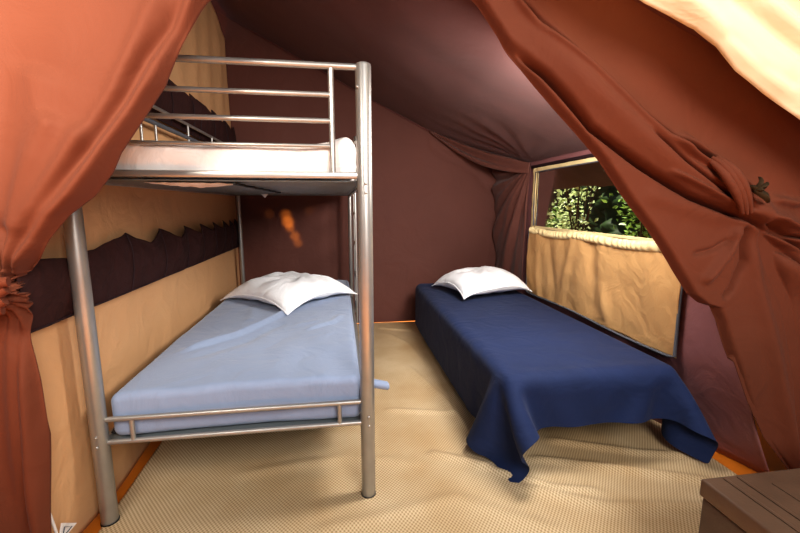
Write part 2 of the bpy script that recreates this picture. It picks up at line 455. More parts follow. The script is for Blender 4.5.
# triangular reinforcement at the foot of the partition
tg = at(63, 527, 0, XL+.03)
t3 = thing('hem_tag', 'small white triangular tag with cord at the foot of the cream wall', 'tag', tuple(tg))
bm = bmesh.new()
a = [bm.verts.new(tg+np.array(p)) for p in ((.006, -.035, -.03), (.006, .05, -.03), (.006, -.01, .022))]
bm.faces.new(a); me = bpy.data.meshes.new('patch'); bm.to_mesh(me); bm.free()
o = link('patch', me, M['cover'], t3, False); s = o.modifiers.new('s', 'SOLIDIFY'); s.thickness = .003
MB().tube([tg+np.array((.004, -.03, -.03)), tg+np.array((.004, -.035, .02)), tg+np.array((.003, -.05, .10))], .004, 8).build('cord', M['cover'], t3)
MB().tube([tg+np.array((.010, -.022, -.018)), tg+np.array((.010, .022, -.018)), tg+np.array((.010, -.008, .006)), tg+np.array((.010, -.022, -.018))], .0018, 6).build('printed_triangle', M['piping'], t3)

# ------------------------------------------------------------------ woven floor mat
MX0, MX1, MY0, MY1 = -.83, 1.58, .3, 3.60
A, B = np.meshgrid(np.linspace(MX0, MX1, 260), np.linspace(MY0, MY1, 300))
P = np.stack([A, B, 0*A], -1)
P[..., 0] += .012*np.sin(B*2.3)*(A < MX0+.2)
z = .004 + np.maximum(0, nz(P, (1.6, 2.2, 1), .010, 12, 2))
for pl, w, am in [([(.62, 1.35), (.95, 1.18), (1.4, 1.10)], .025, .014), ([(.75, 1.50), (1.1, 1.38), (1.5, 1.22)], .022, .016), ([(.9, 1.62), (1.3, 1.45), (1.52, 1.40)], .02, .016),
                  ([(.35, 3.3), (.5, 3.0), (.56, 2.5)], .03, .012), ([(.30, 3.45), (.62, 3.30)], .02, .012), ([(.42, 2.6), (.55, 2.1), (.6, 1.7)], .025, .012), ([(.2, 2.0), (.6, 1.9)], .02, .010),
                  ([(-.5, 1.55), (0, 1.62), (.4, 1.5)], .03, .007), ([(-.2, 1.2), (.4, 1.3), (.8, 1.05)], .03, .008), ([(.5, 1.5), (.8, 1.3), (1.0, 1.25)], .016, .014), ([(.35, 1.6), (.62, 1.45)], .02, .012)]:
    z = z + fold(A, B, pl, w, am)
P[..., 2] = z
tag(grid('floor_mat', P, M['weave'], thick=.004, offset=1), 'beige woven basket weave mat spread over the ochre tent floor', 'mat')

# ------------------------------------------------------------------ bunk bed
bunk = thing('bunk_bed', 'grey tubular steel bunk bed against the cream partition', 'bunk bed', (BX0+.45, BY0+1, 0))
H = 1.549; S = M['steel']
def bar(name, pts, r, m=None, parent=None, seg=12): return MB().tube(pts, r, seg).build(name, m or S, parent or bunk)
posts = []
for (x, y) in ((BX0, BY0), (BX1, BY0), (BX0, BY1), (BX1, BY1)):
    r = .026 if y == BY0 else .017
    mb = MB(); post(mb, (x, y, .004), (x, y, H), r); p_ = mb.build('post', S, bunk)
    MB().tube([(x, y, .004), (x, y, .012)], r*1.08, 18).build('foot_cap', M['black'], p_)
    if y == BY0:
        for zz in (.30, .335, 1.165, 1.135):
            MB().ell((x+.002, y-r, zz), (.005, .004, .005)).build('bolt', S, p_)
        MB().ell((x-.021 if x > 0 else x+.021, y-r*.75, 1.47), (.005, .005, .005)).build('bolt', S, p_)
# end faces (near y0, far y1)
for y, sgn in ((BY0, 1), (BY1, -1)):
    bar('end_rail', [(BX0+.02, y, .385), (BX1-.02, y, .385)], .009)
    bar('end_rail', [(BX0+.02, y, .303), (BX1-.02, y, .303)], .009)
    for x in (-.713, -.018):
        bar('spindle', [(x, y, .306), (x, y, .382)], .008)
    # upper end guard
    bar('guard_rail', [(BX0+.02, y, 1.535), (BX1-.02, y, 1.535)], .0105)
    for zz in (1.447, 1.366, 1.287):
        bar('guard_rail', [(BX0+.10, y, zz), (BX1-.104, y, zz)], .0085 if zz > 1.3 else .006)
    for x in (BX0+.10, BX1-.104):
        bar('guard_upright', [(x, y, 1.195), (x, y, 1.528)], .0095)
    MB().box((BX0+.02, y-.010, 1.182), (BX1-.02, y+.010, 1.204), .006).build('frame_rail', S, bunk)
# long sides
for x in (BX0, BX1):
    MB().box((x-.010, BY0+.02, 1.166), (x+.010, BY1-.02, 1.204), .005).build('side_rail', S, bunk)
    MB().box((x-.010, BY0+.02, .272), (x+.010, BY1-.02, .306), .005).build('side_rail', S, bunk)
# wall-side guard: two rails with short uprights
gx = BX0
bar('guard_rail', [(gx, BY0+.02, 1.532), (gx, BY1-.02, 1.532)], .008)
bar('guard_rail', [(gx, BY0+.02, 1.46), (gx, 2.62, 1.46), (gx, BY1-.02, 1.46)], .0105, M['piping'])
for y in (1.60, 1.74, 1.88, 2.02, 2.43, 2.85, 3.2):
    bar('spindle', [(gx, y, 1.20), (gx, y, 1.46 if y < 2.3 else 1.532)], .006)
# room-side guard with waved spindles
bar('guard_rail', [(BX1, 2.05, 1.40), (BX1, 2.1, 1.43), (BX1, 3.0, 1.44), (BX1, BY1-.02, 1.44)], .009)
for y0_ in (2.1, 2.45, 2.8, 3.15):
    pts = [(BX1+.008*math.sin(t*9), y0_+.025*math.sin(t*12), 1.20+.235*t) for t in np.linspace(0, 1, 14)]
    bar('spindle', pts, .005)
# ladder at the far end of the room side
for y in (2.98, 3.30):
    bar('ladder_rail', [(BX1+.028, y, .20), (BX1+.028, y, 1.42), (BX1+.012, y, 1.44)], .009)
for zz in (.30, .55, .80, 1.03):
    bar('ladder_rung', [(BX1+.028, 2.98, zz), (BX1+.028, 3.30, zz)], .009)
# slatted upper base and lower base
def base(zz, nm):
    b_ = MB()
    n = 24
    for i in range(n):
        y = BY0+.05+(BY1-BY0-.10)*i/(n-1)
        b_.box((BX0+.012, y-.030, zz), (BX1-.012, y+.030, zz+.006), .0025, 1)
    o = b_.build(nm, M['steel_d'], bunk)
    return o
sb = base(1.172, 'slatted_base'); base(.292, 'slatted_base')
zz_pts = [(-.335+.012*(k % 2), BY0-.004+k*.085, 1.163) for k in range(12)]
MB().tube(zz_pts, .0045, 6).build('zigzag_cord', M['black'], sb)
# small latch inside the lower front corner
MB().tube([(-.79, BY0+.03, .318), (-.775, BY0+.04, .345), (-.73, BY0+.045, .352), (-.72, BY0+.04, .34)], .008, 8).build('latch', M['black'], bunk)

# ------------------------------------------------------------------ mattresses
def rounded_slab(x0, x1, y0, y1, z0, z1, r, nx=60, ny=110, topfn=None, edge=None):
    """closed soft box as one lofted grid; topfn(X,Y)->dz on the upper side"""
    # superellipse-like cross profile around the X-Z section, capped at both y ends
    cx, cz = (x0+x1)/2, (z0+z1)/2; hx, hz, hy = (x1-x0)/2, (z1-z0)/2, (y1-y0)/2
    mb = bmesh.new(); bmesh.ops.create_cube(mb, size=1)
    for v in mb.verts: v.co = Vector((cx+v.co.x*2*hx, (y0+y1)/2+v.co.y*2*hy, cz+v.co.z*2*hz))
    bmesh.ops.bevel(mb, geom=mb.edges[:], offset=r, segments=5, affect='EDGES', profile=.5)
    def cuts(ax, lo, hi, n):
        for k in range(1, n):
            c = [0, 0, 0]; c[ax] = lo+(hi-lo)*k/n; nn = [0, 0, 0]; nn[ax] = 1
            bmesh.ops.bisect_plane(mb, geom=mb.verts[:]+mb.edges[:]+mb.faces[:], plane_co=c, plane_no=nn)
    cuts(0, x0+r, x1-r, nx); cuts(1, y0+r, y1-r, ny)
    zm = z0+(z1-z0)*.45
    for v in mb.verts:
        if topfn and v.co.z > zm:
            k = min(1, (v.co.z-zm)/(z1-zm)); v.co.z += topfn(v.co.x, v.co.y)*k
        if edge: v.co += Vector(edge(v.co))
    return mb

def finish(bm, name, m, parent=None):
    bmesh.ops.recalc_face_normals(bm, faces=bm.faces)
    me = bpy.data.meshes.new(name); bm.to_mesh(me); bm.free()
    return link(name, me, m, parent)

# lower mattress under a pale blue sheet
def f1(pl, w, a, kind='ridge'):
    def g(x, y):
        return float(fold(np.array([x]), np.array([y]), pl, w, a, kind)[0])
    return g
lowf = [f1([(-.72, 1.75), (-.52, 1.95), (-.38, 2.25), (-.32, 2.45)], .018, .026), f1([(-.66, 1.66), (-.46, 1.86), (-.30, 2.2)], .03, -.009),
        f1([(-.20, 2.0), (-.06, 2.12), (.0, 2.3)], .016, .013), f1([(-.25, 2.1), (-.12, 2.18)], .014, .008), f1([(-.55, 2.55), (-.5, 2.2)], .03, .008)]
bm = rounded_slab(-.79, .062, BY0+.022, BY1-.05, .302, .468, .030,
                  topfn=lambda x, y: sum(g(x, y) for g in lowf)+.012*fbm((x*2.2, y*1.5, 3))+.004*fbm((x*7, y*3, 5)),
                  edge=lambda c: (0, -.010*math.sin(c.x*5)*(1 if c.y < 1.45 else 0) + .004*fbm((c.x*9, c.z*9, 2)), 0))
mt = thing('mattress', 'bunk mattress in a pale blue sheet on the lower bunk', 'mattress', (-.36, 2.4, .33))
finish(bm, 'sheet', M['blue'], mt)
# sheet corner that pokes out past the near right post
P = np.zeros((14, 22, 3))
for j in range(14):
    for i in range(22):
        s = i/21; a = j/13*2*PI
        rr = .017*(1-.1*s)*(1 if i < 21 else .6)
        P[j, i] = (.045+.125*s, BY0+.055-.004*s, .425+.006*math.sin(s*4)-.006*s) + np.array((0, rr*math.cos(a)*1.3, rr*math.sin(a)*(1.0)))
grid('sheet_corner', P, M['blue'], mt)

# upper mattress in a white cover
um = thing('mattress', 'mattress in a crumpled white cover on the upper bunk', 'mattress', (-.36, 2.4, 1.18))
def uptop(x, y):
    a = .010*fbm((x*5, y*4, 7))
    a += .035*math.exp(-((x-.035)/.05)**2-((y-1.50)/.12)**2)
    a += .012*math.exp(-((x+.05)/.10)**2-((y-1.42)/.06)**2)
    return a
bm = rounded_slab(-.79, .056, BY0+.020, BY1-.05, 1.180, 1.292, .030, topfn=uptop, edge=lambda c: (.010*fbm((c.y*6, c.z*9, 4)), .008*fbm((c.x*7, c.z*12, 9)), 0))
finish(bm, 'cover', M['cover'], um)
# cover material showing through below the base
for (xa, xb, yv, dz) in ((-.62, -.335, BY0+.03, .012),):
    P = np.zeros((8, 40, 3))
    for j in range(8):
        for i in range(40):
            s = i/39; t = j/7
            P[j, i] = (xa+(xb-xa)*s, yv+.10*t, 1.167-dz*math.sin(PI*s)*math.sin(PI*t)-.004*fbm((s*6, t, 1)))
    grid('cover_edge', P, M['cover'], um)
bm = bmesh.new()
q = [at(257, 190, 1, 3.0), at(272, 190, 1, 3.0), at(265, 198, 1, 3.0)]
vs = [bm.verts.new(p) for p in q]; bm.faces.new(vs)
finish(bm, 'cover_corner', M['cover'], um).modifiers.new('s', 'SOLIDIFY').thickness = .003

# ------------------------------------------------------------------ pillows
def pillow(label, c, rz, w, d, h, seed, tilt=(0, 0)):
    n = 48
    root = thing('pillow', label, 'pillow', c, rz, group='white pillows on the beds')
    g = np.linspace(-1, 1, n)
    U, Vv = np.meshgrid(g, g)
    def side(sg):
        e = (1-np.abs(U)**2.6)*(1-np.abs(Vv)**2.6)
        T = np.clip(e, 0, 1)**.55
        pin = 1-.10*(np.abs(U)**2)*(1-np.abs(Vv)**2)*0 - .07*(1-Vv**2)*0
        # edges bow inwards between the corners
        X = U*w/2*(1-.09*(1-Vv**2)*np.abs(U)**3) ; Y = Vv*d/2*(1-.11*(1-U**2)*np.abs(Vv)**3)
        Z = sg*T*h*(.62 if sg > 0 else .38)
        P = np.stack([X, Y, Z], -1)
        wr = nz(P, (6, 6, 1), .011, seed) + .006*np.sin(np.arctan2(Vv-.2, U-.1)*9+seed)*(np.hypot(U, Vv) > .25)*T
        P[..., 2] += wr*T*sg*1.3
        P[..., 2] += (.008*np.sin(U*3+seed)+.008*np.cos(Vv*4))*(1-T) + h*.38*(1-.8*np.abs(U*Vv)**3)
        return P
    Mx = Matrix.Translation(c) @ Matrix.Rotation(rz, 4, 'Z') @ Matrix.Rotation(tilt[0], 4, 'X') @ Matrix.Rotation(tilt[1], 4, 'Y')
    bm = bmesh.new(); rows = {}
    for sg in (1, -1):
        P = side(sg)
        for j in range(n):
            for i in range(n):
                if sg < 0 and (i in (0, n-1) or j in (0, n-1)): rows[sg, j, i] = rows[1, j, i]
                else: rows[sg, j, i] = bm.verts.new(Mx @ Vector(P[j, i]))
        for j in range(n-1):
            for i in range(n-1):
                f = [rows[sg, j, i], rows[sg, j, i+1], rows[sg, j+1, i+1], rows[sg, j+1, i]]
                bm.faces.new(f if sg > 0 else f[::-1])
    finish(bm, 'pillowcase', M['white'], root)
    mb = MB(); e = [rows] # seam around the rim
    P = side(1); rim = [P[0, i] for i in range(n)]+[P[j, n-1] for j in range(1, n)]+[P[n-1, i] for i in range(n-2, -1, -1)]+[P[j, 0] for j in range(n-2, -1, -1)]
    mb.tube([Mx @ Vector(p) for p in rim], .004, 6, caps=False).build('seam', M['white'], root)
    return root
pillow('flat white pillow on the pale blue lower bunk', (-.345, 2.76, .472), math.radians(-41), .64, .64, .15, 2.0)
pillow('plump white pillow on the navy blue bed beside the window', (1.085, 2.98, .430), math.radians(14), .60, .50, .17, 6.0)

# ------------------------------------------------------------------ single bed (navy)
NX0, NX1, NY0, NY1, NZ = .64, 1.43, 1.43, 3.40, .405
bed = thing('single_bed', 'low single bed under a navy cover beside the window', 'bed', ((NX0+NX1)/2, 2.4, 0))
mb = MB().box((NX0+.02, NY0+.03, .235), (NX1-.02, NY1, .275), .008); mb.build('bed_frame', M['steel_d'], bed)
for x in (NX0+.06, NX1-.06):
    for y in (NY0+.45, NY1-.08):
        MB().tube([(x, y, .004), (x, y, .236)], .016, 14).build('leg', M['seam'], bed)
finish(rounded_slab(NX0+.012, NX1-.012, NY0+.012, NY1, .277, NZ-.012, .03, 4, 6), 'bed_mattress', M['navy'], bed)

# navy cover: draped with a small position-based cloth solver
def drape():
    h = .026
    xs = np.arange(NX0-.33, NX1+.33, h); ysl = np.arange(NY0-.20, NY1-.03, h)
    nx, ny = len(xs), len(ysl)
    X0, Y0 = np.meshgrid(xs, ysl)
    P = np.stack([X0, Y0, np.full_like(X0, NZ+.012)], -1)
    k = P[..., 0] > NX1+.012
    P[..., 2][k] -= (P[..., 0][k]-NX1-.012); P[..., 0][k] = NX1+.012
    rng = np.random.RandomState(3); P += rng.normal(0, .0006, P.shape)
    V = np.zeros_like(P)
    cons = []
    def add(dj, di, st):
        rest = h*math.hypot(dj, di)
        pj, pi = abs(dj) or 0, abs(di) or 0
        for aj in range(2 if dj else 1):
            for ai in range(2 if di else 1):
                if dj and di and ai == 1: continue
                J = np.arange(0, ny-dj); I = np.arange(max(0, -di), nx-max(0, di))
                if dj: J = J[((J//dj) % 2) == aj]
                elif di: I = I[((I//abs(di)) % 2) == ai]
                JJ, II = np.meshgrid(J, I, indexing='ij')
                cons.append((JJ.ravel()*nx+II.ravel(), (JJ.ravel()+dj)*nx+II.ravel()+di, rest, st))
    add(0, 1, 1.0); add(1, 0, 1.0); add(1, 1, .5); add(1, -1, .5); add(0, 3, .18); add(3, 0, .18)
    Pf = P.reshape(-1, 3); Vf = V.reshape(-1, 3)
    lo = np.array((NX0+.03, NY0+.03, .15)); hi = np.array((NX1-.03, NY1+.2, NZ-.03)); rad = .034
    pin = (Y0.ravel() > NY1-.10) & (X0.ravel() > NX0+.02) & (X0.ravel() < NX1)
    dt = .012
    cw = ((X0.ravel() < NX0) & (Y0.ravel() < NY0)).astype(float); cr = ((X0.ravel() > NX1) & (Y0.ravel() < NY0)).astype(float)
    for step in range(300):
        Vf[:, 2] -= 9.8*dt; Vf[:, 0] += (3.2*cw-1.0*cr)*dt; Vf[:, 1] += (2.4*cw+2.0*cr)*dt; Vf *= .985
        old = Pf.copy(); Pf += Vf*dt; Pf[pin] = old[pin]
        for it in range(20):
            for a, b, r, st in cons:
                d = Pf[b]-Pf[a]; l = np.linalg.norm(d, axis=1)
                c = (d.T*((l-r)/np.maximum(l, 1e-6)*.5*st)).T
                Pf[a] += c; Pf[b] -= c
            # collisions
            q = np.clip(Pf, lo, hi); d = Pf-q; l = np.linalg.norm(d, axis=1)
            hit = l < rad
            ins = l < 1e-7
            if ins.any(): Pf[ins, 2] = hi[2]+rad
            hh = hit & ~ins
            Pf[hh] = q[hh]+(d[hh].T/l[hh]*rad).T
            fr = hit
            Pf[fr, :2] -= (Pf[fr, :2]-old[fr, :2])*.55
            g = Pf[:, 2] < .012
            Pf[g, 2] = .012; Pf[g, :2] = old[g, :2]+(Pf[g, :2]-old[g, :2])*.3
            wx = rwx(Pf[:, 1], Pf[:, 2])-.035
            w = Pf[:, 0] > wx; Pf[w, 0] = wx[w]
            Pf[pin] = old[pin]
        Vf = (Pf-old)/dt
    return Pf.reshape(ny, nx, 3)
P = drape()
tag(grid('bed_cover', P, M['navy'], sub=2), 'navy blue cotton bed cover draped to the floor beside the window', 'bed cover')

# ------------------------------------------------------------------ doorway curtains
def poly(pts, y): return [(at(u, v, 1, y)[0], at(u, v, 1, y)[2]) for u, v in pts]

# LEFT curtain
YL = 1.13
def edge_fn(pts, y):
    q = poly(pts, y); q = sorted(q, key=lambda p: p[1]); zz = [p[1] for p in q]; xx = [p[0] for p in q]
    return lambda z: np.interp(z, zz, xx)
eL = edge_fn([(322, -150), (243, -50), (206, 0), (182, 45), (164, 85), (142, 120), (120, 152), (109, 172), (91, 195), (68, 215), (48, 238), (34, 258), (22, 270), (10, 279), (6, 283), (14, 288), (20, 298), (19, 312), (22, 338), (34, 385), (42, 440), (46, 533), (48, 640)], YL)
nz_, nx_ = 420, 260
zz = np.concatenate([np.linspace(2.25, 1.0, 200), np.linspace(.997, .80, 90), np.linspace(.797, .005, 130)])
xl = -1.75
P = np.zeros((nz_, nx_, 3)); sx = np.linspace(0, 1, nx_)**.8
for j, z in enumerate(zz):
    P[j, :, 0] = xl+(eL(z)-xl)*sx; P[j, :, 2] = z
X, Z = P[..., 0], P[..., 2]
kx, kz = at(2, 290, 1, YL)[0], at(2, 290, 1, YL)[2]
th = np.arctan2(Z-kz, X-kx); r = np.hypot(X-kx, Z-kz)
up = (Z > kz)
off = np.zeros_like(X)
# broad radiating folds above the knot
ed = (eL(Z.ravel()).reshape(Z.shape)-X)
nn = nz(np.stack([th*1.8, r*.8, 0*th], -1), (1, 1, 1), 1.0, 4)
off += up*(-.030)*np.sin(th*7.0+1.2+nn*1.1)*np.clip(r/.45, 0, 1)*np.exp(-(r/1.3)**2)
for pl, w, am, kd in [
    ([(215, -30), (185, 40), (140, 115), (95, 175), (55, 228), (18, 276)], .020, -.030, 'ridge'),
    ([(190, -10), (172, 30), (148, 62), (128, 100), (95, 150), (50, 205), (8, 268)], .016, .018, 'ridge'),
    ([(170, -20), (150, 25), (135, 60), (118, 100), (80, 160), (30, 235)], .022, -.016, 'ridge'),
    ([(95, 120), (60, 180), (20, 240), (0, 270)], .030, -.020, 'ridge'),
    ([(60, 110), (35, 170), (5, 235)], .030, -.018, 'ridge'),
    ([(40, 60), (20, 150), (-20, 220)], .06, -.02, 'ridge')]:
    off += fold(X, Z, poly(pl, YL), w, am, kd, .12)
# lower tail: vertical pleats
low = ~up
off += low*(-.022)*np.sin((X-kx)*42+1.5*np.sin(Z*4))*np.clip((kz-Z)/.15, 0, 1)
for pl, w, am in [([(24, 300), (34, 350), (40, 420), (42, 560)], .012, -.018), ([(2, 300), (14, 360), (20, 440), (22, 560)], .016, .022)]:
    off += fold(X, Z, poly(pl, YL), w, am, 'ridge', .08)
# hem rolls back
off += .05*np.exp(-(ed/.018)**2)
# bunching at the knot: strong small wrinkles
off += -.035*np.exp(-((Z-kz)/.035)**2)*(1+.5*np.sin(X*130+Z*260)) 
off += .012*np.exp(-(r/.12)**2)*np.sin(th*24)
P[..., 1] = YL + off
lc = thing('door_curtain', 'rust orange doorway curtain tied back in front of the bunk bed', 'curtain', (-1.2, YL, 0))
grid('curtain_panel', P, M['rust'], lc, thick=.003)
mb = MB()
bx = at(8, 291, 1, YL)
for k in range(4):
    pts = [(kx-.10+.135*t+.01*k, YL-.052-.010*math.sin(PI*t)-.004*k, kz-.022+.012*k+.018*math.sin(t*5+k)) for t in np.linspace(0, 1, 12)]
    mb.tube(pts, [.012+.004*math.sin(t*PI) for t in np.linspace(0, 1, 12)], 10)
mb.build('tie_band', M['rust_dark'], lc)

# RIGHT curtain
eR = edge_fn([(345, -150), (418, -75), (483, 0), (499, 25), (516, 52), (539, 84), (558, 108), (580, 132), (605, 160), (630, 195), (655, 229), (668, 250), (682, 275), (694, 295), (705, 304), (718, 308), (724, 322), (731, 350), (748, 400), (765, 438), (790, 471), (800, 500)], YF)
zz = np.concatenate([np.linspace(2.25, 1.6, 60), np.linspace(1.597, .72, 320), np.linspace(.717, .0, 120)])
xr = 2.35; nx_ = 320
P = np.zeros((len(zz), nx_, 3)); sx = np.linspace(0, 1, nx_)**1.35
for j, z in enumerate(zz):
    P[j, :, 0] = eR(z)+(xr-eR(z))*sx; P[j, :, 2] = z
X, Z = P[..., 0], P[..., 2]
off = nz(P, (1.5, 1, 1.5), .02, 21)
L_ = lambda pts: poly(pts, YF)
kR = at(748, 212, 1, YF); kx, kz = kR[0], kR[2]
r = np.hypot(X-kx, Z-kz); th = np.arctan2(Z-kz, X-kx)
for pl, w, am, kd, fd in [
    # gathered bundle towards the knot, swelling out to the viewer
    ([(520, 10), (590, 90), (650, 145), (700, 180), (748, 212), (800, 240), (870, 262)], .050, -.045, 'ridge', .18),
    # deep crease under the bundle
    ([(500, 30), (545, 75), (590, 128), (640, 165), (690, 197), (742, 219), (800, 250), (860, 285)], .010, .056, 'ridge', .12),
    # upper crease
    ([(505, -25), (540, 20), (590, 66), (650, 120), (700, 158), (738, 190)], .008, .034, 'ridge', .15),
    ([(500, -30), (530, 12), (580, 62), (640, 120), (690, 160)], .012, -.022, 'ridge', .15),
    # inner pleats close to the knot
    ([(640, 128), (676, 160), (712, 188), (744, 212)], .006, .032, 'ridge', .2),
    ([(660, 134), (680, 152), (706, 165), (728, 186), (742, 208)], .008, -.036, 'ridge', .2),
    ([(676, 130), (700, 150), (722, 165), (742, 186), (752, 205)], .012, -.032, 'ridge', .2),
    ([(660, 168), (700, 190), (742, 214)], .007, -.020, 'ridge', .2),
    ([(690, 148), (712, 162), (722, 178), (728, 196)], .008, .028, 'ridge', .2),
    # to the right of the knot
    ([(752, 214), (775, 224), (800, 230), (840, 238)], .010, -.040, 'ridge', .12),
    ([(752, 218), (780, 235), (810, 240), (850, 250)], .007, .042, 'ridge', .12),
    ([(752, 222), (778, 242), (800, 250), (850, 275)], .011, -.030, 'ridge', .12),
    ([(750, 222), (772, 246), (790, 258), (840, 300)], .009, .024, 'ridge', .12),
    ([(762, 198), (790, 203), (830, 200)], .014, -.022, 'ridge', .2),
    # left hem of the panel rolls
    ([(490, 30), (530, 85), (580, 145), (620, 195)], .013, -.020, 'ridge', .15),
    # drapes falling from the knot
    ([(742, 222), (744, 260), (732, 290), (722, 300)], .012, .030, 'ridge', .12),
    ([(738, 224), (728, 250), (712, 272), (700, 285)], .018, -.022, 'ridge', .15),
    ([(748, 224), (756, 280), (772, 350), (790, 430), (798, 480)], .030, -.020, 'ridge', .12),
    ([(755, 224), (786, 300), (800, 380), (800, 470)], .016, .040, 'ridge', .1),
    ([(690, 255), (712, 250), (735, 236)], .010, .012, 'ridge', .2),
    ([(640, 190), (680, 205), (730, 222)], .030, -.014, 'ridge', .2),
    ([(770, 250), (820, 300), (850, 420)], .04, -.04, 'ridge', .12),
    ([(718, 380), (750, 380)], .02, .006, 'ridge', .2)]:
    off += fold(X, Z, L_(pl), w, am, kd, fd)
off += -.030*np.exp(-(r/.055)**2)
ed = X-eR(Z.ravel()).reshape(Z.shape)
off += .035*np.exp(-(ed/.012)**2)
off = np.where(X > 1.42, np.minimum(off, .006), off)
P[..., 1] = YF + off
rc = thing('door_curtain', 'rust brown doorway curtain knotted back in front of the window', 'curtain', (1.9, YF, 0))
grid('curtain_panel', P, M['rust'], rc, thick=.003)
# knot: a band of the cloth itself crossing the bundle, plus a short dark strap end with two loops
mb = MB()
ka, kb = at(716, 158, 1, YF-.062), at(752, 212, 1, YF-.075)
for k in range(3):
    pts = [ka+(kb-ka)*t+np.array((.011*k-.012*math.sin(t*PI), .030*(2*t-1)**2-.004*k, .011*k*math.sin(t*PI)+.006*math.sin(t*4+k))) for t in np.linspace(0, 1, 14)]
    mb.tube(pts, [.006+.009*math.sin(t*PI) for t in np.linspace(0, 1, 14)], 10)
mb.build('tie_band', M['rust'], rc)
mb = MB()
def loop(mb, a, ang, ln, wd):
    d = np.array((math.cos(ang), 0, math.sin(ang))); n = np.array((-math.sin(ang), 0, math.cos(ang)))
    rows = []
    for i in range(9):
        t = i/8; ww = wd*math.sin(PI*(.12+.8*t)); c = a+d*ln*t+np.array((0, -.018*math.sin(PI*t), 0))
        rows.append([mb.bm.verts.new(c-n*ww), mb.bm.verts.new(c+np.array((0, -.008, 0))), mb.bm.verts.new(c+n*ww)])
    for p_, q_ in zip(rows, rows[1:]):
        for k in range(2): mb.bm.faces.new((p_[k], p_[k+1], q_[k+1], q_[k]))
s0 = at(752, 190, 1, YF-.075)
for ang, ln, wd in ((1.15, .045, .010), (.45, .055, .009), (-.55, .075, .013), (2.6, .025, .008), (.0, .03, .008)):
    loop(mb, s0, ang, ln, wd)
o = mb.build('strap_bow', M['strap'], rc); o.modifiers.new('s', 'SOLIDIFY').thickness = .003

# CREAM drape at the upper right, in front of the curtain
YD = 1.0
low_e = edge_low = poly([(560, -60), (610, -28), (648, 0), (672, 12), (700, 26), (722, 44), (742, 68), (770, 90), (800, 112), (860, 158), (940, 210)], YD)
lx = [p[0] for p in low_e]; lz = [p[1] for p in low_e]
nu, nv = 220, 90
P = np.zeros((nv, nu, 3)); xs = np.linspace(lx[0], lx[-1], nu)
for j in range(nv):
    t = j/(nv-1)
    P[j, :, 0] = xs+.25*t; P[j, :, 2] = np.interp(xs, lx, lz)*(1-t)+2.15*t
X, Z = P[..., 0], P[..., 2]
off = nz(P, (2, 1, 2), .012, 31)
LD = lambda pts: poly(pts, YD)
for pl, w, am in [([(690, -40), (730, 5), (775, 40), (830, 80)], .018, .024), ([(700, -30), (745, 10), (790, 38), (840, 65)], .024, -.020), ([(660, -10), (700, 14), (745, 55), (800, 98)], .02, -.016),
                  ([(740, -40), (770, 5), (800, 35), (850, 60)], .02, .020), ([(720, 28), (760, 66), (800, 90)], .012, .012)]:
    off += fold(X, Z, LD(pl), w, am, 'ridge', .15)
tb = np.linspace(0, 1, nv)[:, None]
off += .02*np.exp(-(tb/.03)**2)
P[..., 1] = YD + off - .22*tb
tag(grid('canopy_drape', P, M['cream_drape'], thick=.003), 'pale cream awning fabric swagged above the rust brown curtain', 'drape')

# ------------------------------------------------------------------ chest at the front
ch = thing('storage_chest', 'brown lidded storage chest standing in the doorway by the rust brown curtain', 'chest', (1.3, .55, 0))
c = at(700, 478, 2, .40)
x0, y1 = c[0], c[1]; x1, y0 = x0+.80, y1-.50
MB().box((x0+.006, y0+.008, .004), (x1-.008, y1-.006, .350), .006, 3).build('chest_body', M['chest_body'], ch)
mb = MB().box((x0, y0, .352), (x1, y1, .400), .007, 3)
ld = mb.build('chest_lid', M['chest'], ch)
mb = MB()
for a in (.055, .095):
    mb.box((x0+a, y0+.03, .3995), (x0+a+.010, y1-.012, .4030), .0015, 2)
mb.box((x0+.16, y0+.03, .3995), (x1-.05, y1-.045, .4025), .0015, 2)
mb.build('lid_rib', M['chest'], ld)
mb = MB(); mb.box((x0-.004, y0+.24, .325), (x0+.004, y0+.30, .375), .002, 2); mb.tube([(x0-.005, y0+.24, .352), (x0-.005, y0+.30, .352)], .005, 8)
mb.build('hinge', M['steel_d'], ch)

# ------------------------------------------------------------------ outside the window
MB().box((1.9, -2, -.10), (12, 12, -.03)).build('ground', M['soil'], smooth=False)['kind'] = 'structure'
# fly sheet running out from the eave
A, B = np.meshgrid(np.linspace(0, 1, 30), np.linspace(1.3, 4.6, 60))
P = np.stack([1.56+.42*A, B, 1.47-.23*A], -1); P[..., 2] += nz(P, (2, 2, 1), .03, 3)
tag(grid('fly_sheet', P, M['fly'], thick=.004), 'taupe outer fly sheet sloping away above the clear window', 'fly sheet')

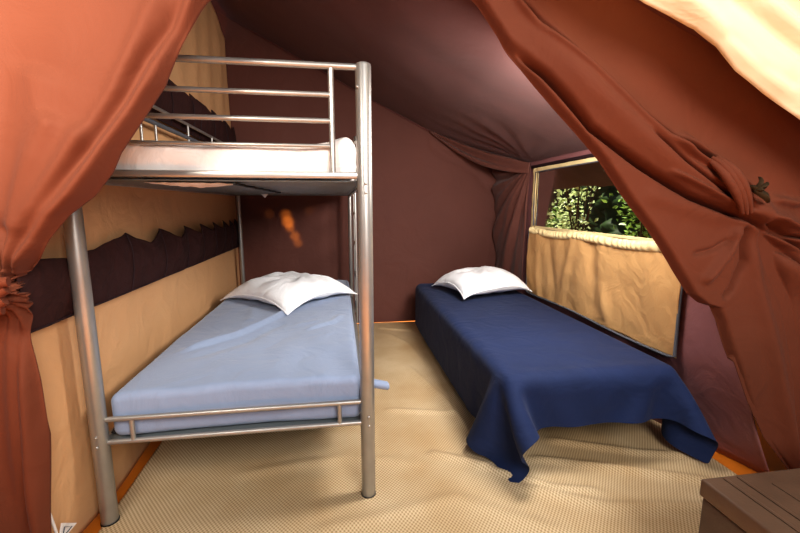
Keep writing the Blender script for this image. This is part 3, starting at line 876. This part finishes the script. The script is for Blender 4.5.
def leaf_mesh(name, cx, cy, cz, rx, ry, rz, n, size, m, root, seed):
    rnd = random.Random(seed); vs = []; fs = []
    cl = [(rnd.gauss(0, .45), rnd.gauss(0, .45), rnd.uniform(-1, 1)) for _ in range(26)]
    for k in range(n):
        c = rnd.choice(cl)
        p = Vector((cx+rx*(c[0]+rnd.gauss(0, .2)), cy+ry*(c[1]+rnd.gauss(0, .2)), cz+rz*(c[2]+rnd.gauss(0, .16))))
        if p.z < .05: continue
        d = Vector((rnd.uniform(-1, 1), rnd.uniform(-1, 1), rnd.uniform(-.7, .5))).normalized()
        s_ = d.cross(Vector((rnd.uniform(-1, 1), rnd.uniform(-1, 1), rnd.uniform(-1, 1)))).normalized()
        nrm = d.cross(s_); l = size*rnd.uniform(.6, 1.3); w = l*.28
        b = len(vs)
        vs += [p, p+d*l*.35+s_*w+nrm*w*.3, p+d*l, p+d*l*.35-s_*w+nrm*w*.3]
        fs += [(b, b+1, b+2), (b, b+2, b+3)]
    me = bpy.data.meshes.new(name); me.from_pydata([tuple(v) for v in vs], [], fs); me.update()
    return link(name, me, m, root)
def shrub(x, y, h, w, mk, label, seed, n=2600, size=.06):
    root = thing('shrub', label, 'shrub', (x, y, 0), group='shrubs outside the clear window')
    mb = MB(); rnd = random.Random(seed)
    for k in range(7):
        a = rnd.uniform(0, 2*PI); e = (x+w*.6*math.cos(a), y+w*.6*math.sin(a), h*rnd.uniform(.7, 1))
        mid = (x+w*.2*math.cos(a)+rnd.uniform(-.05, .05), y+w*.2*math.sin(a), h*.45)
        mb.tube([(x+.03*math.cos(a), y+.03*math.sin(a), -.05), mid, e], [.016, .011, .004], 7)
    mb.build('stem', M['trunk'], root)
    leaf_mesh('foliage', x, y, h*.55, w, w, h*.48, n, size, M[mk], root, seed)
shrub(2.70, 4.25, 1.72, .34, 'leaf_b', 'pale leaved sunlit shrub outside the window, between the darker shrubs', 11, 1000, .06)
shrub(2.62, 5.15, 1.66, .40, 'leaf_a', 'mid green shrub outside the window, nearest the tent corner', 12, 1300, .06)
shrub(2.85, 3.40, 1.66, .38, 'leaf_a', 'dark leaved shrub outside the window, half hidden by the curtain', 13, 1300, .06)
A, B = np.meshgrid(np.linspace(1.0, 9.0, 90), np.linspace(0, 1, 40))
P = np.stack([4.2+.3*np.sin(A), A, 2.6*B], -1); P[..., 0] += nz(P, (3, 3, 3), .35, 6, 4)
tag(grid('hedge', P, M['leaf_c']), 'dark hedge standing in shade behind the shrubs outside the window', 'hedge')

# ------------------------------------------------------------------ light
def area(name, loc, target, size, power, color, shape='SQUARE', sy=None, spread=None):
    l = bpy.data.lights.new(name, 'AREA'); l.size = size; l.energy = power; l.color = color
    if spread: l.spread = math.radians(spread)
    if sy: l.shape = 'RECTANGLE'; l.size_y = sy
    o = bpy.data.objects.new(name, l); COL.objects.link(o); o.location = loc
    o.rotation_euler = (Vector(target)-Vector(loc)).to_track_quat('-Z', 'Y').to_euler()
    return o
area('daylight_behind', (.75, -.9, 1.9), (.3, 2.6, .5), 1.1, 55, (1.0, .97, .93))
area('daylight_left', (-.85, .1, 1.80), (-1.0, 1.13, 1.62), .5, 17, (1.0, .9, .78), spread=105)
area('daylight_right', (1.25, .2, 2.1), (1.25, 1.0, 1.6), .5, 1.5, (1.0, .93, .78))
area('bedroom_fill', (.95, 1.55, 1.52), (.3, 2.9, .4), .45, 29, (1.0, .96, .91))  # unseen fill light added behind the right curtain to brighten the bedroom
def spot(name, loc, target, ang, power, color, blend=.6, rad=.01):
    l = bpy.data.lights.new(name, 'SPOT'); l.energy = power; l.color = color; l.spot_size = math.radians(ang); l.spot_blend = blend; l.shadow_soft_size = rad
    o = bpy.data.objects.new(name, l); COL.objects.link(o); o.location = loc
    o.rotation_euler = (Vector(target)-Vector(loc)).to_track_quat('-Z', 'Y').to_euler()
sunl = bpy.data.lights.new('sun', 'SUN'); sunl.energy = 13; sunl.color = (1, .96, .86); sunl.angle = .01
o = bpy.data.objects.new('sun', sunl); COL.objects.link(o); o.rotation_euler = Vector((.12, -.30, -.95)).to_track_quat('-Z', 'Y').to_euler(); o.location = (3, 6, 6)
t1 = at(287, 223, 1, YB); t2 = at(296, 238, 1, YB)
for (u, v, e, an) in ((286, 215, 7, 17), (288, 222, 15, 18), (290, 228, 9, 14), (295, 236, 9, 15), (298, 243, 6, 14), (269, 214, 1.2, 16), (309, 211, 1.2, 14)):
    q = at(u, v, 1, YB)
    spot('sun_fleck', (q[0]+.10, YB-.40, q[2]+.0), tuple(q), an, e, (1.0, .55, .08), 1.0, .012)

w = bpy.data.worlds.new('world'); scn.world = w; w.use_nodes = True
w.node_tree.nodes['Background'].inputs[0].default_value = (.75, .85, 1.0, 1); w.node_tree.nodes['Background'].inputs[1].default_value = .22
scn.view_settings.view_transform = 'Standard'; scn.view_settings.look = 'Medium High Contrast'; scn.view_settings.exposure = 0.12
